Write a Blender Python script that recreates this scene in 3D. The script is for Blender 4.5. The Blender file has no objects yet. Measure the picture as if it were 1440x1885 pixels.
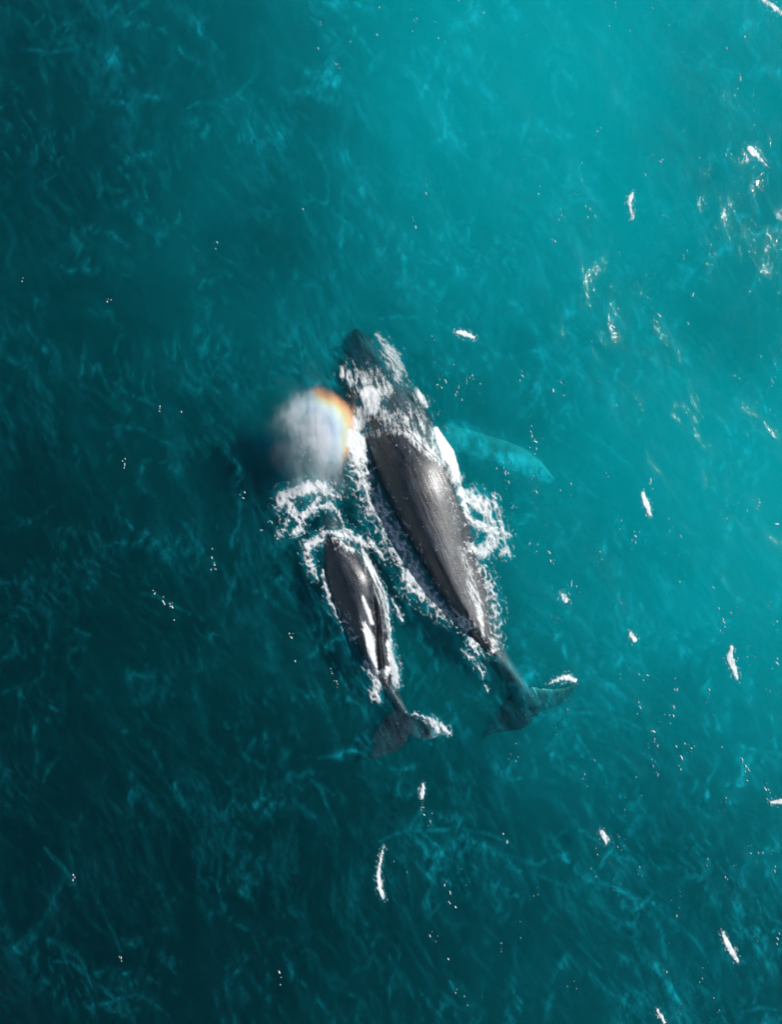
import bpy, bmesh, math
import numpy as np
from mathutils import Vector
from mathutils.bvhtree import BVHTree

scene = bpy.context.scene
R = math.radians
# ------------------------------------------------------------------ camera
CAM_H = 25.0          # a drone looking straight down
PPM = 57.0            # photo pixels per metre on the water (photo 1440 x 1885)
cam_data = bpy.data.cameras.new('camera')
cam = bpy.data.objects.new('camera', cam_data)
scene.collection.objects.link(cam)
cam.location = (0, 0, CAM_H)
cam.rotation_euler = (0, 0, 0)
cam_data.sensor_fit = 'HORIZONTAL'
cam_data.angle = 2 * math.atan(720 / PPM / CAM_H)
cam_data.clip_end = 3000
scene.camera = cam
# ------------------------------------------------------------------ world and sun
SUN_EL, SUN_AZ = R(35), R(22)      # azimuth: anticlockwise from +X (right of the photo)
world = bpy.data.worlds.new('World')
scene.world = world
world.use_nodes = True
wn = world.node_tree.nodes
bg = wn['Background']
sky = wn.new('ShaderNodeTexSky')
sky.sky_type = 'NISHITA'
sky.sun_disc = False
sky.sun_elevation = SUN_EL
sky.sun_rotation = R(90) - SUN_AZ
world.node_tree.links.new(sky.outputs[0], bg.inputs[0])
bg.inputs[1].default_value = 0.07
sd = Vector((math.cos(SUN_EL) * math.cos(SUN_AZ), math.cos(SUN_EL) * math.sin(SUN_AZ), math.sin(SUN_EL)))
sl = bpy.data.lights.new('sun', 'SUN')
sl.energy = 5.0
sl.angle = R(0.5)
sl.color = (1.0, 0.97, 0.93)
so = bpy.data.objects.new('sun', sl)
so.rotation_euler = sd.to_track_quat('Z', 'Y').to_euler()
scene.collection.objects.link(so)
scene.view_settings.view_transform = 'Standard'
scene.view_settings.look = 'None'
scene.view_settings.exposure = 0.0
scene.view_settings.gamma = 1.0
cy = scene.cycles
cy.use_denoising = True
cy.max_bounces = 8
cy.volume_bounces = 6
cy.transparent_max_bounces = 16
cy.sample_clamp_indirect = 6
cy.caustics_reflective = False
cy.caustics_refractive = False
cy.use_adaptive_sampling = True
cy.adaptive_threshold = 0.02

# ------------------------------------------------------------------ helpers
def at(px, py, z=0.0):
    k = (CAM_H - z) / CAM_H / PPM
    return Vector(((px - 720) * k, (942.5 - py) * k, z))
def W(px, py):
    return (px - 720) / PPM, (942.5 - py) / PPM
def tag(o, label=None, cat=None, group=None, kind=None):
    if label: o['label'] = label
    if cat: o['category'] = cat
    if group: o['group'] = group
    if kind: o['kind'] = kind
    return o

def _hash(ix, iy, seed):
    h = (ix.astype(np.int64) * 374761393 + iy.astype(np.int64) * 668265263 + seed * 974634777) & 0xffffffff
    h = ((h ^ (h >> 13)) * 1274126177) & 0xffffffff
    h = h ^ (h >> 16)
    return (h & 0xffffff) / float(0xffffff)
def perlin(x, y, seed=0):
    x0, y0 = np.floor(x), np.floor(y)
    fx, fy = x - x0, y - y0
    ux, uy = fx * fx * fx * (fx * (fx * 6 - 15) + 10), fy * fy * fy * (fy * (fy * 6 - 15) + 10)
    def g(dx, dy):
        a = _hash(x0 + dx, y0 + dy, seed) * 2 * np.pi
        return np.cos(a) * (fx - dx) + np.sin(a) * (fy - dy)
    a, b, c, d = g(0, 0), g(1, 0), g(0, 1), g(1, 1)
    return (a + (b - a) * ux + (c - a) * uy + (a - b - c + d) * ux * uy) * 1.5
def fbm(x, y, octaves=4, seed=0, gain=0.5):
    s, a, n = 0.0, 1.0, 0.0
    for o in range(octaves):
        s = s + a * perlin(x * 2 ** o + o * 17.3, y * 2 ** o - o * 9.1, seed + o)
        n += a
        a *= gain
    return s / n
def ridged(x, y, octaves=3, seed=0):
    s, a, n = 0.0, 1.0, 0.0
    for o in range(octaves):
        s = s + a * (1 - np.abs(perlin(x * 2 ** o + 3.7 * o, y * 2 ** o, seed + o))) ** 3
        n += a
        a *= 0.5
    return s / n
def smooth(a, b, x):
    t = np.clip((x - a) / (b - a), 0, 1)
    return t * t * (3 - 2 * t)
def grid_mesh(name, V, F, smooth_shade=True, mat=None):
    me = bpy.data.meshes.new(name)
    V = np.asarray(V, dtype=np.float32)
    F = np.asarray(F, dtype=np.int32)
    n = F.shape[1]
    me.vertices.add(len(V)); me.vertices.foreach_set('co', V.ravel())
    me.loops.add(F.size); me.loops.foreach_set('vertex_index', F.ravel())
    me.polygons.add(len(F)); me.polygons.foreach_set('loop_start', np.arange(0, F.size, n, dtype=np.int32))
    me.update(calc_edges=True)
    if smooth_shade:
        me.polygons.foreach_set('use_smooth', np.ones(len(F), dtype=bool))
    o = bpy.data.objects.new(name, me)
    scene.collection.objects.link(o)
    if mat: me.materials.append(mat)
    return o
def attr(me, name, vals):
    a = me.attributes.new(name, 'FLOAT', 'POINT')
    a.data.foreach_set('value', np.asarray(vals, dtype=np.float32))

class NT:
    """small node helper"""
    def __init__(self, name, disp=None):
        self.m = bpy.data.materials.new(name)
        self.m.use_nodes = True
        self.t = self.m.node_tree
        self.t.nodes.clear()
        self.out = self.t.nodes.new('ShaderNodeOutputMaterial')
    def n(self, typ, **kw):
        nd = self.t.nodes.new(typ)
        for k, v in kw.items():
            if k.startswith('i_'):
                key = k[2:]
                key = int(key) if key.isdigit() else key.replace('_', ' ')
                if isinstance(v, bpy.types.NodeSocket): self.t.links.new(v, nd.inputs[key])
                else: nd.inputs[key].default_value = v
            else:
                setattr(nd, k, v)
        return nd
    def math(self, op, a, b=None, c=None, clamp=False):
        nd = self.t.nodes.new('ShaderNodeMath'); nd.operation = op; nd.use_clamp = clamp
        for i, v in enumerate((a, b, c)):
            if v is None: continue
            if isinstance(v, bpy.types.NodeSocket): self.t.links.new(v, nd.inputs[i])
            else: nd.inputs[i].default_value = v
        return nd.outputs[0]
    def ramp(self, fac, stops, interp='LINEAR'):
        nd = self.t.nodes.new('ShaderNodeValToRGB'); nd.color_ramp.interpolation = interp
        self.t.links.new(fac, nd.inputs[0])
        e = nd.color_ramp.elements
        while len(e) < len(stops): e.new(0.5)
        for el, (p, c) in zip(e, stops):
            el.position = p
            el.color = (c, c, c, 1) if not isinstance(c, tuple) else (*c, 1)
        return nd.outputs[0]
    def mapping(self, scale, rotz=0.0, vec=None):
        if vec is None: vec = self.n('ShaderNodeNewGeometry').outputs['Position']
        r = self.n('ShaderNodeMapping', i_Vector=vec, i_Rotation=(0, 0, rotz))
        s = self.n('ShaderNodeMapping', i_Vector=r.outputs[0], i_Scale=scale)
        return s.outputs[0]
    def noise(self, vec, scale, detail=4, rough=0.5, dist=0.0, typ='FBM'):
        nd = self.n('ShaderNodeTexNoise', noise_type=typ, i_Vector=vec, i_Scale=scale, i_Detail=float(detail), i_Roughness=rough, i_Distortion=dist)
        return nd.outputs[0]
    def link(self, a, b): self.t.links.new(a, b)

# ------------------------------------------------------------------ materials
def mat_water():
    m = NT('sea_water')
    geo = m.n('ShaderNodeNewGeometry')
    pos = geo.outputs['Position']
    # ripples on top of the modelled waves
    r1 = m.noise(m.mapping((1.0, 0.45, 1), R(-35)), 2.6, 5, 0.55, 0.6)
    r2 = m.noise(m.mapping((1.0, 0.55, 1), R(15)), 9.0, 4, 0.6, 0.4)
    r4 = m.noise(m.mapping((1.0, 0.6, 1), R(-30)), 24.0, 3, 0.6, 0.3)
    r3 = m.noise(m.mapping((1.0, 0.6, 1), R(-60)), 0.8, 4, 0.5, 1.2, 'RIDGED_MULTIFRACTAL')
    h = m.math('ADD', m.math('ADD', m.math('MULTIPLY', r1, 0.020), m.math('MULTIPLY', r4, 0.0045)), m.math('MULTIPLY', r2, 0.013))
    h = m.math('ADD', h, m.math('MULTIPLY', r3, 0.012))
    bump = m.n('ShaderNodeBump', i_Height=h, i_Distance=1.0, i_Strength=0.8)
    gl = m.n('ShaderNodeBsdfGlossy', i_Color=(1, 1, 1, 1), i_Roughness=0.10)
    m.link(bump.outputs[0], gl.inputs['Normal'])
    fr = m.n('ShaderNodeFresnel', i_IOR=1.34)
    m.link(bump.outputs[0], fr.inputs['Normal'])
    front = m.math('SUBTRACT', 1.0, geo.outputs['Backfacing'])
    f = m.math('MULTIPLY', fr.outputs[0], front)
    tr = m.n('ShaderNodeBsdfTransparent')
    mix = m.n('ShaderNodeMixShader')
    m.link(f, mix.inputs[0]); m.link(tr.outputs[0], mix.inputs[1]); m.link(gl.outputs[0], mix.inputs[2])
    # film of bubble wisps, with ripple light and sky reflection painted in
    at_ = m.n('ShaderNodeAttribute', attribute_name='film')
    fz = m.noise(m.mapping((1.0, 0.3, 1), R(-24)), 7.0, 7, 0.72, 0.6)
    film = m.math('MULTIPLY', at_.outputs['Fac'], m.ramp(fz, [(0.32, 0.05), (0.68, 2.1)]), clamp=True)
    film = m.math('MULTIPLY', film, front)
    df = m.n('ShaderNodeBsdfDiffuse', i_Color=(0.01, 0.58, 0.70, 1))
    mix2 = m.n('ShaderNodeMixShader')
    m.link(film, mix2.inputs[0]); m.link(mix.outputs[0], mix2.inputs[1]); m.link(df.outputs[0], mix2.inputs[2])
    m.link(mix2.outputs[0], m.out.inputs['Surface'])
    sc = m.n('ShaderNodeVolumeScatter', i_Color=(0.004, 0.63, 0.68, 1), i_Density=0.035, i_Anisotropy=0.5)
    ab = m.n('ShaderNodeVolumeAbsorption', i_Color=(0.0, 0.925, 0.938, 1), i_Density=1.1)
    ad = m.n('ShaderNodeAddShader')
    m.link(sc.outputs[0], ad.inputs[0]); m.link(ab.outputs[0], ad.inputs[1])
    m.link(ad.outputs[0], m.out.inputs['Volume'])
    m.m.cycles.homogeneous_volume = True
    return m.m

def mat_seabed():
    m = NT('sandy_seabed')
    n1 = m.noise(m.mapping((1, 1, 1)), 0.16, 4, 0.55, 0.8)
    c = m.ramp(n1, [(0.36, (0.30, 0.30, 0.26)), (0.64, (0.66, 0.63, 0.55))])
    b = m.n('ShaderNodeBsdfDiffuse')
    m.link(c, b.inputs[0]); m.link(b.outputs[0], m.out.inputs[0])
    return m.m

def mat_skin(name, base=(0.008, 0.012, 0.017), rough=0.39):
    m = NT(name)
    tc = m.n('ShaderNodeTexCoord').outputs['Object']
    streak = m.noise(m.mapping((1.0, 0.13, 0.5), R(-24), tc), 8.0, 6, 0.65, 0.3)
    blot = m.noise(tc, 1.6, 5, 0.6, 0.4)
    fine = m.noise(tc, 26.0, 4, 0.6)
    spots = m.noise(tc, 14.0, 2, 0.4)
    pale = m.n('ShaderNodeAttribute', attribute_name='pale').outputs['Fac']
    k = m.math('ADD', m.math('MULTIPLY', streak, 0.6), m.math('MULTIPLY', blot, 0.5))
    c1 = m.ramp(k, [(0.42, tuple(v * 0.6 for v in base)), (0.74, tuple(v * 3.6 for v in base))])
    scr = m.noise(m.mapping((1.0, 0.16, 0.4), R(-38), tc), 7.0, 3, 0.5, 1.5)
    scm = m.math('MULTIPLY', m.ramp(m.math('ABSOLUTE', m.math('SUBTRACT', scr, 0.5)), [(0.0, 1.0), (0.012, 0.0)]), m.ramp(blot, [(0.45, 0.0), (0.6, 0.5)]))
    c1 = m.n('ShaderNodeMixRGB', i_Fac=scm, i_Color1=c1, i_Color2=(0.16, 0.16, 0.15, 1)).outputs[0]
    sp = m.ramp(spots, [(0.70, 0.0), (0.74, 0.55)])
    mc = m.n('ShaderNodeMixRGB', i_Fac=sp, i_Color1=c1, i_Color2=(0.30, 0.29, 0.27, 1)).outputs[0]
    pk = m.math('MULTIPLY', pale, m.ramp(blot, [(0.44, 0.18), (0.60, 0.6)]))
    mc2 = m.n('ShaderNodeMixRGB', i_Fac=pk, i_Color1=mc, i_Color2=(0.50, 0.52, 0.50, 1)).outputs[0]
    rr = m.ramp(m.math('ADD', m.math('MULTIPLY', streak, 0.5), m.math('MULTIPLY', fine, 0.5)), [(0.38, rough - 0.13), (0.62, rough + 0.17)])
    hh = m.math('ADD', m.math('MULTIPLY', streak, 0.020), m.math('MULTIPLY', fine, 0.006))
    bump = m.n('ShaderNodeBump', i_Height=hh, i_Distance=1.0, i_Strength=0.7)
    p = m.n('ShaderNodeBsdfPrincipled')
    m.link(mc2, p.inputs['Base Color']); m.link(rr, p.inputs['Roughness']); m.link(bump.outputs[0], p.inputs['Normal'])
    p.inputs['Specular IOR Level'].default_value = 0.75
    p.inputs['Coat Weight'].default_value = 0.12
    p.inputs['Coat Roughness'].default_value = 0.22
    m.link(bump.outputs[0], p.inputs['Coat Normal'])
    m.link(p.outputs[0], m.out.inputs[0])
    return m.m

def mat_foam():
    m = NT('sea_foam')
    a = m.n('ShaderNodeAttribute', attribute_name='foam').outputs['Fac']
    fine = m.noise(m.mapping((1.0, 0.4, 1), R(-22)), 17.0, 6, 0.7, 0.5)
    v = m.math('ADD', a, m.math('MULTIPLY', m.math('SUBTRACT', fine, 0.5), 1.5))
    al = m.ramp(v, [(0.0, 0.0), (0.85, 1.0)])
    d = m.n('ShaderNodeBsdfDiffuse', i_Color=(0.91, 0.95, 0.95, 1))
    tl = m.n('ShaderNodeBsdfTranslucent', i_Color=(0.82, 0.88, 0.9, 1))
    dm = m.n('ShaderNodeMixShader', i_0=0.12, i_1=d.outputs[0], i_2=tl.outputs[0])
    tr = m.n('ShaderNodeBsdfTransparent')
    mx = m.n('ShaderNodeMixShader', i_0=al, i_1=tr.outputs[0], i_2=dm.outputs[0])
    m.link(mx.outputs[0], m.out.inputs[0])
    return m.m

def mat_mist():
    m = NT('blow_mist')
    tc = m.n('ShaderNodeTexCoord').outputs['Object']       # metres round the mist's base
    sep = m.n('ShaderNodeSeparateXYZ', i_0=tc)
    x, y, z = sep.outputs
    # plume cross-section leans with height
    nz = m.noise(m.mapping((1.9, 0.22, 0.15), R(-4), tc), 2.2, 4, 0.55, 0.2)
    nl = m.noise(tc, 0.9, 2, 0.5)
    wob = m.math('SUBTRACT', m.noise(m.mapping((1, 1, 1), 0, tc), 1.1, 4, 0.6), 0.5)
    def gauss(sx_, sy_, sz_, bx=0.0, by=0.0, bz=0.85):
        s = None
        for c_, b_, s_ in ((x, bx, sx_), (y, by, sy_), (z, bz, sz_)):
            q_ = m.math('DIVIDE', m.math('SUBTRACT', c_, b_), s_)
            q_ = m.math('MULTIPLY', q_, q_)
            s = q_ if s is None else m.math('ADD', s, q_)
        s = m.math('MULTIPLY', s, m.math('ADD', 1.0, m.math('MULTIPLY', wob, 3.0)))
        return m.math('SUBTRACT', m.math('EXPONENT', m.math('MULTIPLY', s, -0.5)), 0.012, clamp=True)
    strk = m.ramp(nz, [(0.36, 0.38), (0.60, 1.0)])
    cx = m.math('ADD', x, 0.25); cyy = m.math('ADD', y, 0.15)
    q = m.math('SQRT', m.math('ADD', m.math('MULTIPLY', cx, cx), m.math('MULTIPLY', cyy, cyy)))
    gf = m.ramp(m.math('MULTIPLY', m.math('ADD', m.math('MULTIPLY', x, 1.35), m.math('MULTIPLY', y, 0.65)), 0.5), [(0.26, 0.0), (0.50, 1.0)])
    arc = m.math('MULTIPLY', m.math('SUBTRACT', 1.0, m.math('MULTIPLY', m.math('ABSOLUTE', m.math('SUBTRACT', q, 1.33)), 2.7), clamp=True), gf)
    dens = m.math('ADD', m.math('MULTIPLY', gauss(0.54, 0.78, 0.30, -0.08, -0.14), 0.50), m.math('ADD', m.math('MULTIPLY', gauss(0.27, 0.46, 0.28, 0.50, -0.10), 8.5), m.math('MULTIPLY', gauss(0.42, 0.40, 0.28, 0.10, 0.45), 5.0)))
    dens = m.math('ADD', dens, m.math('MULTIPLY', gauss(0.42, 0.62, 0.24, 0.30, -0.95), 0.9))
    rag = m.ramp(m.noise(m.mapping((1.6, 0.7, 1.0), R(-8), tc), 1.5, 6, 0.68, 0.6), [(0.38, 0.30), (0.62, 1.35)])
    dens = m.math('MULTIPLY', m.math('MULTIPLY', dens, strk), rag)
    dens = m.math('ADD', dens, m.math('MULTIPLY', m.math('MULTIPLY', arc, 5.5), m.math('MULTIPLY', gauss(0.5, 0.62, 0.30, 0.85, 0.50), m.math('ADD', 0.5, strk))))
    bow = m.ramp(m.math('MULTIPLY', q, 0.5), [(0.48, (0.95, 0.98, 0.97)), (0.56, (0.92, 0.95, 0.62)), (0.60, (1.0, 0.70, 0.36)), (0.70, (1.0, 0.34, 0.10)), (0.84, (0.90, 0.38, 0.20))])  # rainbow light put into the scatter colour of the mist
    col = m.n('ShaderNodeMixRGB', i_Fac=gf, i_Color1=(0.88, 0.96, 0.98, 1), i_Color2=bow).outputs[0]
    sc = m.n('ShaderNodeVolumeScatter', i_Color=col, i_Density=dens, i_Anisotropy=-0.4)
    m.link(sc.outputs[0], m.out.inputs['Volume'])
    m.m.cycles.volume_step_rate = 0.6
    return m.m

WATER, SEABED, FOAM, MIST = mat_water(), mat_seabed(), mat_foam(), mat_mist()
SKIN_M = mat_skin('adult_whale_skin')
SKIN_C = mat_skin('calf_whale_skin', (0.010, 0.014, 0.019), 0.33)

# ------------------------------------------------------------------ whales
def interp_rows(rows, ys):
    rows = np.array(rows, dtype=float)
    # smooth monotone-ish interpolation (Catmull-Rom on non-uniform rows via numpy)
    out = []
    Y = rows[:, 0]
    for c in range(1, rows.shape[1]):
        v = rows[:, c]
        d = np.gradient(v, Y)
        i = np.clip(np.searchsorted(Y, ys) - 1, 0, len(Y) - 2)
        h = Y[i + 1] - Y[i]
        t = (ys - Y[i]) / h
        out.append((2*t**3-3*t**2+1)*v[i] + (t**3-2*t**2+t)*h*d[i] + (-2*t**3+3*t**2)*v[i+1] + (t**3-t**2)*h*d[i+1])
    return out

def body_loft(rows, extra=None, nseg=72, step=6.0):
    """rows: photo y, left x, right x, ridge x, ridge height, height of the widest line, depth below it, sharpness"""
    ys = np.arange(rows[0][0], rows[-1][0] + 0.1, step)
    xl, xr, xg, zt, zc, dp, pw = interp_rows(rows, ys)
    V = []
    for j, py in enumerate(ys):
        for k in range(nseg):
            a = 2 * math.pi * k / nseg                    # 0 = right, 90 = ridge
            top = math.sin(a) >= 0
            c = math.cos(a)
            w = (xr[j] - xl[j]) / 2
            mid = (xl[j] + xr[j]) / 2
            if top:
                g = (xg[j] - mid) / w                     # ridge offset
                # t along half: c in [-1,1]
                px = mid + w * c + w * g * (1 - c * c) * 0.9
                u = (px - mid) / w
                t = (u - g) / (1 - g) if u > g else (g - u) / (1 + g)
                t = min(max(t, 0.0), 1.0)
                z = zc[j] + (zt[j] - zc[j]) * ((1 - t ** pw[j]) ** np.interp(pw[j], [1.4, 2.2], [0.95, 0.60]) if u > g else (1 - t ** (1 + (pw[j] - 1) * 0.45)) ** 0.8)
                if extra: z += extra(px, py)
            else:
                px = mid + w * c
                z = zc[j] + dp[j] * math.sin(a)
            p = at(px, py, z)
            V.append((p.x, p.y, p.z))
    F = []
    n = len(ys)
    for j in range(n - 1):
        for k in range(nseg):
            a = j * nseg + k; b = j * nseg + (k + 1) % nseg
            F.append((a, b, b + nseg, a + nseg))
    bm = bmesh.new()
    vs = [bm.verts.new(v) for v in V]
    for f in F: bm.faces.new([vs[i] for i in f])
    bm.faces.new([vs[k] for k in range(nseg)][::-1])
    bm.faces.new([vs[(n - 1) * nseg + k] for k in range(nseg)])
    return bm

def plate(bm, outline, zfun, thick):
    """a fin: an outline in photo pixels, thicker at its middle"""
    pts = np.array(outline, dtype=float)
    # resample closed Catmull-Rom
    n = len(pts); P = []
    for i in range(n):
        p0, p1, p2, p3 = pts[i - 1], pts[i], pts[(i + 1) % n], pts[(i + 2) % n]
        for t in np.linspace(0, 1, 6, endpoint=False):
            P.append(0.5 * ((2 * p1) + (-p0 + p2) * t + (2*p0-5*p1+4*p2-p3) * t*t + (-p0+3*p1-3*p2+p3) * t**3))
    P = np.array(P)
    rings = []
    # inset rings along the normal direction towards a medial line by scaling towards nearest 'spine' point
    mid = np.array([P[(len(P) - i) % len(P)] for i in range(len(P))])
    for s, th in ((0.0, 0.25), (0.3, 0.75), (0.65, 1.0)):
        rings.append((P * (1 - s) + (P + mid) / 2 * s, th))
    def ring(R_, th, sgn):
        out = []
        for p in R_:
            z = zfun(p[0], p[1])
            q = at(p[0], p[1], z)
            out.append(bm.verts.new((q.x, q.y, q.z + sgn * th * thick / 2)))
        return out
    tops = [ring(r, th, 1) for r, th in rings]
    bots = [ring(r, th, -1) for r, th in rings]
    m = len(P)
    for i in range(m):
        j = (i + 1) % m
        for a, b in ((tops[0], tops[1]), (tops[1], tops[2])):
            bm.faces.new((a[i], a[j], b[j], b[i]))
        for a, b in ((bots[0], bots[1]), (bots[1], bots[2])):
            bm.faces.new((a[j], a[i], b[i], b[j]))
        bm.faces.new((bots[0][i], bots[0][j], tops[0][j], tops[0][i]))
    # close the middle by bridging mirrored points
    for i in range(1, m // 2):
        a, b = i, i + 1
        c, d = m - i - 1, m - i
        if c <= b: break
        bm.faces.new((tops[2][a], tops[2][b], tops[2][c], tops[2][d]))
        bm.faces.new((bots[2][b], bots[2][a], bots[2][d], bots[2][c]))
    return bm

def finish_whale(name, bm, mat, voxel, smooth_it):
    bmesh.ops.triangulate(bm, faces=bm.faces[:])
    bmesh.ops.recalc_face_normals(bm, faces=bm.faces[:])
    me = bpy.data.meshes.new(name)
    bm.to_mesh(me); bm.free()
    o = bpy.data.objects.new(name, me)
    scene.collection.objects.link(o)
    r = o.modifiers.new('remesh', 'REMESH'); r.mode = 'VOXEL'; r.voxel_size = voxel; r.use_smooth_shade = True
    s = o.modifiers.new('smooth', 'SMOOTH'); s.factor = 0.5; s.iterations = smooth_it
    dg = bpy.context.evaluated_depsgraph_get()
    me2 = bpy.data.meshes.new_from_object(o.evaluated_get(dg))
    o.modifiers.clear()
    o.data = me2
    me2.name = name
    bpy.data.meshes.remove(me)
    me2.materials.clear(); me2.materials.append(mat)
    me2.polygons.foreach_set('use_smooth', np.ones(len(me2.polygons), dtype=bool))
    return o

mother_rows = [
    # y,   xl,  xr,  ridge, ztop,  zc,   depth, power
    (606, 651, 661, 656, -0.72, -0.80, 0.10, 2.0),
    (616, 640, 679, 660, -0.60, -0.80, 0.35, 2.0),
    (640, 628, 706, 666, -0.48, -0.85, 0.80, 2.0),
    (670, 623, 732, 676, -0.34, -0.78, 1.10, 2.0),
    (700, 624, 756, 688, -0.18, -0.66, 1.20, 2.0),
    (730, 630, 775, 700,  0.00, -0.52, 1.30, 2.0),
    (765, 645, 792, 716,  0.24, -0.38, 1.40, 2.1),
    (800, 662, 810, 730,  0.50, -0.28, 1.45, 2.3),
    (850, 682, 836, 746,  0.80, -0.20, 1.50, 2.3),
    (900, 703, 850, 757,  0.92, -0.16, 1.45, 2.2),
    (950, 727, 864, 773,  0.88, -0.14, 1.35, 2.0),
    (1000, 755, 876, 793, 0.80, -0.13, 1.20, 1.8),
    (1050, 784, 892, 816, 0.70, -0.13, 1.05, 1.55),
    (1100, 813, 906, 842, 0.56, -0.15, 0.85, 1.4),
    (1150, 846, 918, 872, 0.38, -0.22, 0.65, 1.35),
    (1200, 886, 934, 905, 0.10, -0.28, 0.45, 1.5),
    (1240, 914, 960, 937, -0.16, -0.42, 0.30, 1.7),
    (1275, 939, 984, 962, -0.34, -0.56, 0.22, 1.9),
    (1306, 962, 996, 978, -0.52, -0.64, 0.10, 2.0),
]
bm = body_loft(mother_rows)
def mz(x, y):
    c = abs(x - 968) / 90
    return -0.62 - 0.30 * c
plate(bm, [(888, 1362), (898, 1336), (916, 1306), (938, 1280), (957, 1264), (984, 1262), (1014, 1266), (1040, 1262), (1066, 1254),
           (1052, 1278), (1030, 1298), (1004, 1308), (984, 1322), (966, 1340), (938, 1346), (912, 1350)], mz, 0.11)
# pectoral fin reaching out to the right under the surface
def fz(x, y): return -1.4 - 0.05 * (x - 820) / 200
plate(bm, [(1020, 884), (1004, 858), (982, 836), (950, 818), (905, 803), (862, 790), (815, 778), (785, 790),
           (800, 826), (845, 834), (888, 846), (935, 856), (975, 868), (1000, 876)], fz, 0.20)
# the other pectoral fin, mostly below the body
def fz2(x, y): return -1.2 - 0.5 * (700 - x) / 80
plate(bm, [(606, 985), (608, 950), (622, 915), (648, 880), (690, 850), (720, 860), (705, 890), (670, 925), (640, 960)], fz2, 0.2)
mother = finish_whale('adult_whale', bm, SKIN_M, 0.032, 7)

calf_rows = [
    (934, 596, 612, 604, -0.24, -0.34, 0.10, 2.0),
    (948, 586, 624, 604, -0.12, -0.38, 0.35, 2.0),
    (972, 582, 638, 608, 0.03, -0.38, 0.60, 2.0),
    (1000, 586, 656, 616, 0.20, -0.30, 0.75, 2.0),
    (1030, 592, 674, 628, 0.36, -0.24, 0.85, 2.2),
    (1060, 597, 690, 640, 0.44, -0.20, 0.85, 2.4),
    (1090, 606, 700, 650, 0.45, -0.18, 0.80, 2.0),
    (1120, 620, 708, 657, 0.42, -0.16, 0.70, 1.6),
    (1150, 636, 714, 662, 0.38, -0.16, 0.60, 1.4),
    (1180, 652, 719, 670, 0.33, -0.16, 0.50, 1.35),
    (1210, 667, 724, 681, 0.25, -0.18, 0.40, 1.4),
    (1240, 684, 728, 700, 0.08, -0.24, 0.32, 1.6),
    (1270, 702, 734, 716, -0.06, -0.32, 0.24, 1.7),
    (1300, 722, 748, 735, -0.18, -0.36, 0.18, 1.9),
    (1330, 738, 762, 750, -0.30, -0.38, 0.08, 2.0),
]
def calf_extra(px, py):
    # a groove beside the keel and a second low fold to its right
    k = float(smooth(1075, 1120, py) * (1 - smooth(1225, 1260, py)))
    gx = np.interp(py, [1080, 1120, 1150, 1180, 1235], [684, 689, 692, 693, 699])
    fx = gx + 13
    return k * (-0.15 * math.exp(-((px - gx) / 4.5) ** 2) + 0.13 * math.exp(-((px - fx) / 7.0) ** 2))
bm = body_loft(calf_rows, calf_extra, nseg=96, step=5.0)
def cz(x, y): return -0.28 + 0.10 * (x - 750) / 75 if x > 750 else -0.28 - 0.12 * (750 - x) / 65
plate(bm, [(686, 1396), (682, 1378), (686, 1356), (697, 1335), (714, 1316), (734, 1304), (756, 1312), (780, 1318), (806, 1326), (829, 1350),
           (812, 1354), (790, 1361), (768, 1360), (754, 1352), (748, 1366), (730, 1382), (708, 1392)], cz, 0.11)
def cfz(x, y): return -0.75 - 0.45 * (x - 690) / 60
plate(bm, [(738, 1110), (732, 1086), (718, 1062), (698, 1040), (672, 1030), (670, 1050), (692, 1066), (708, 1084), (722, 1100)], cfz, 0.11)
calf = finish_whale('whale_calf', bm, SKIN_C, 0.025, 6)

def vcos(o):
    a = np.empty(len(o.data.vertices) * 3, dtype=np.float32)
    o.data.vertices.foreach_get('co', a)
    return a.reshape(-1, 3)
def pix(v):
    k = (CAM_H - v[:, 2]) / CAM_H / PPM
    return v[:, 0] / k + 720, 942.5 - v[:, 1] / k
v = vcos(mother); px, py = pix(v)
pale = smooth(808, 850, px) * (py < 900) * (py > 760) * (v[:, 2] < 0.02) * smooth(0, 12, px - (800 + (py - 780) * 0.35))
pale = np.maximum(pale, 0.10 * smooth(905, 1000, 1800 - py - 0) * (px > 690 + (py - 610) * 0.1) * (py < 712) * smooth(0, 14, px - (690 + (py - 610) * 0.45)) * (v[:, 2] < 0))
attr(mother.data, 'pale', pale)
v = vcos(calf); px, py = pix(v)
attr(calf.data, 'pale', 0.9 * smooth(782, 805, px) * (py > 1290) + 0.0 * px)
tag(mother, 'large dark grey adult whale surfacing, its back dry and its head and tail under water', 'whale', 'whales swimming side by side')
tag(calf, 'smaller grey whale calf swimming beside the adult, its tail flukes spread just under the surface', 'whale', 'whales swimming side by side')

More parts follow.
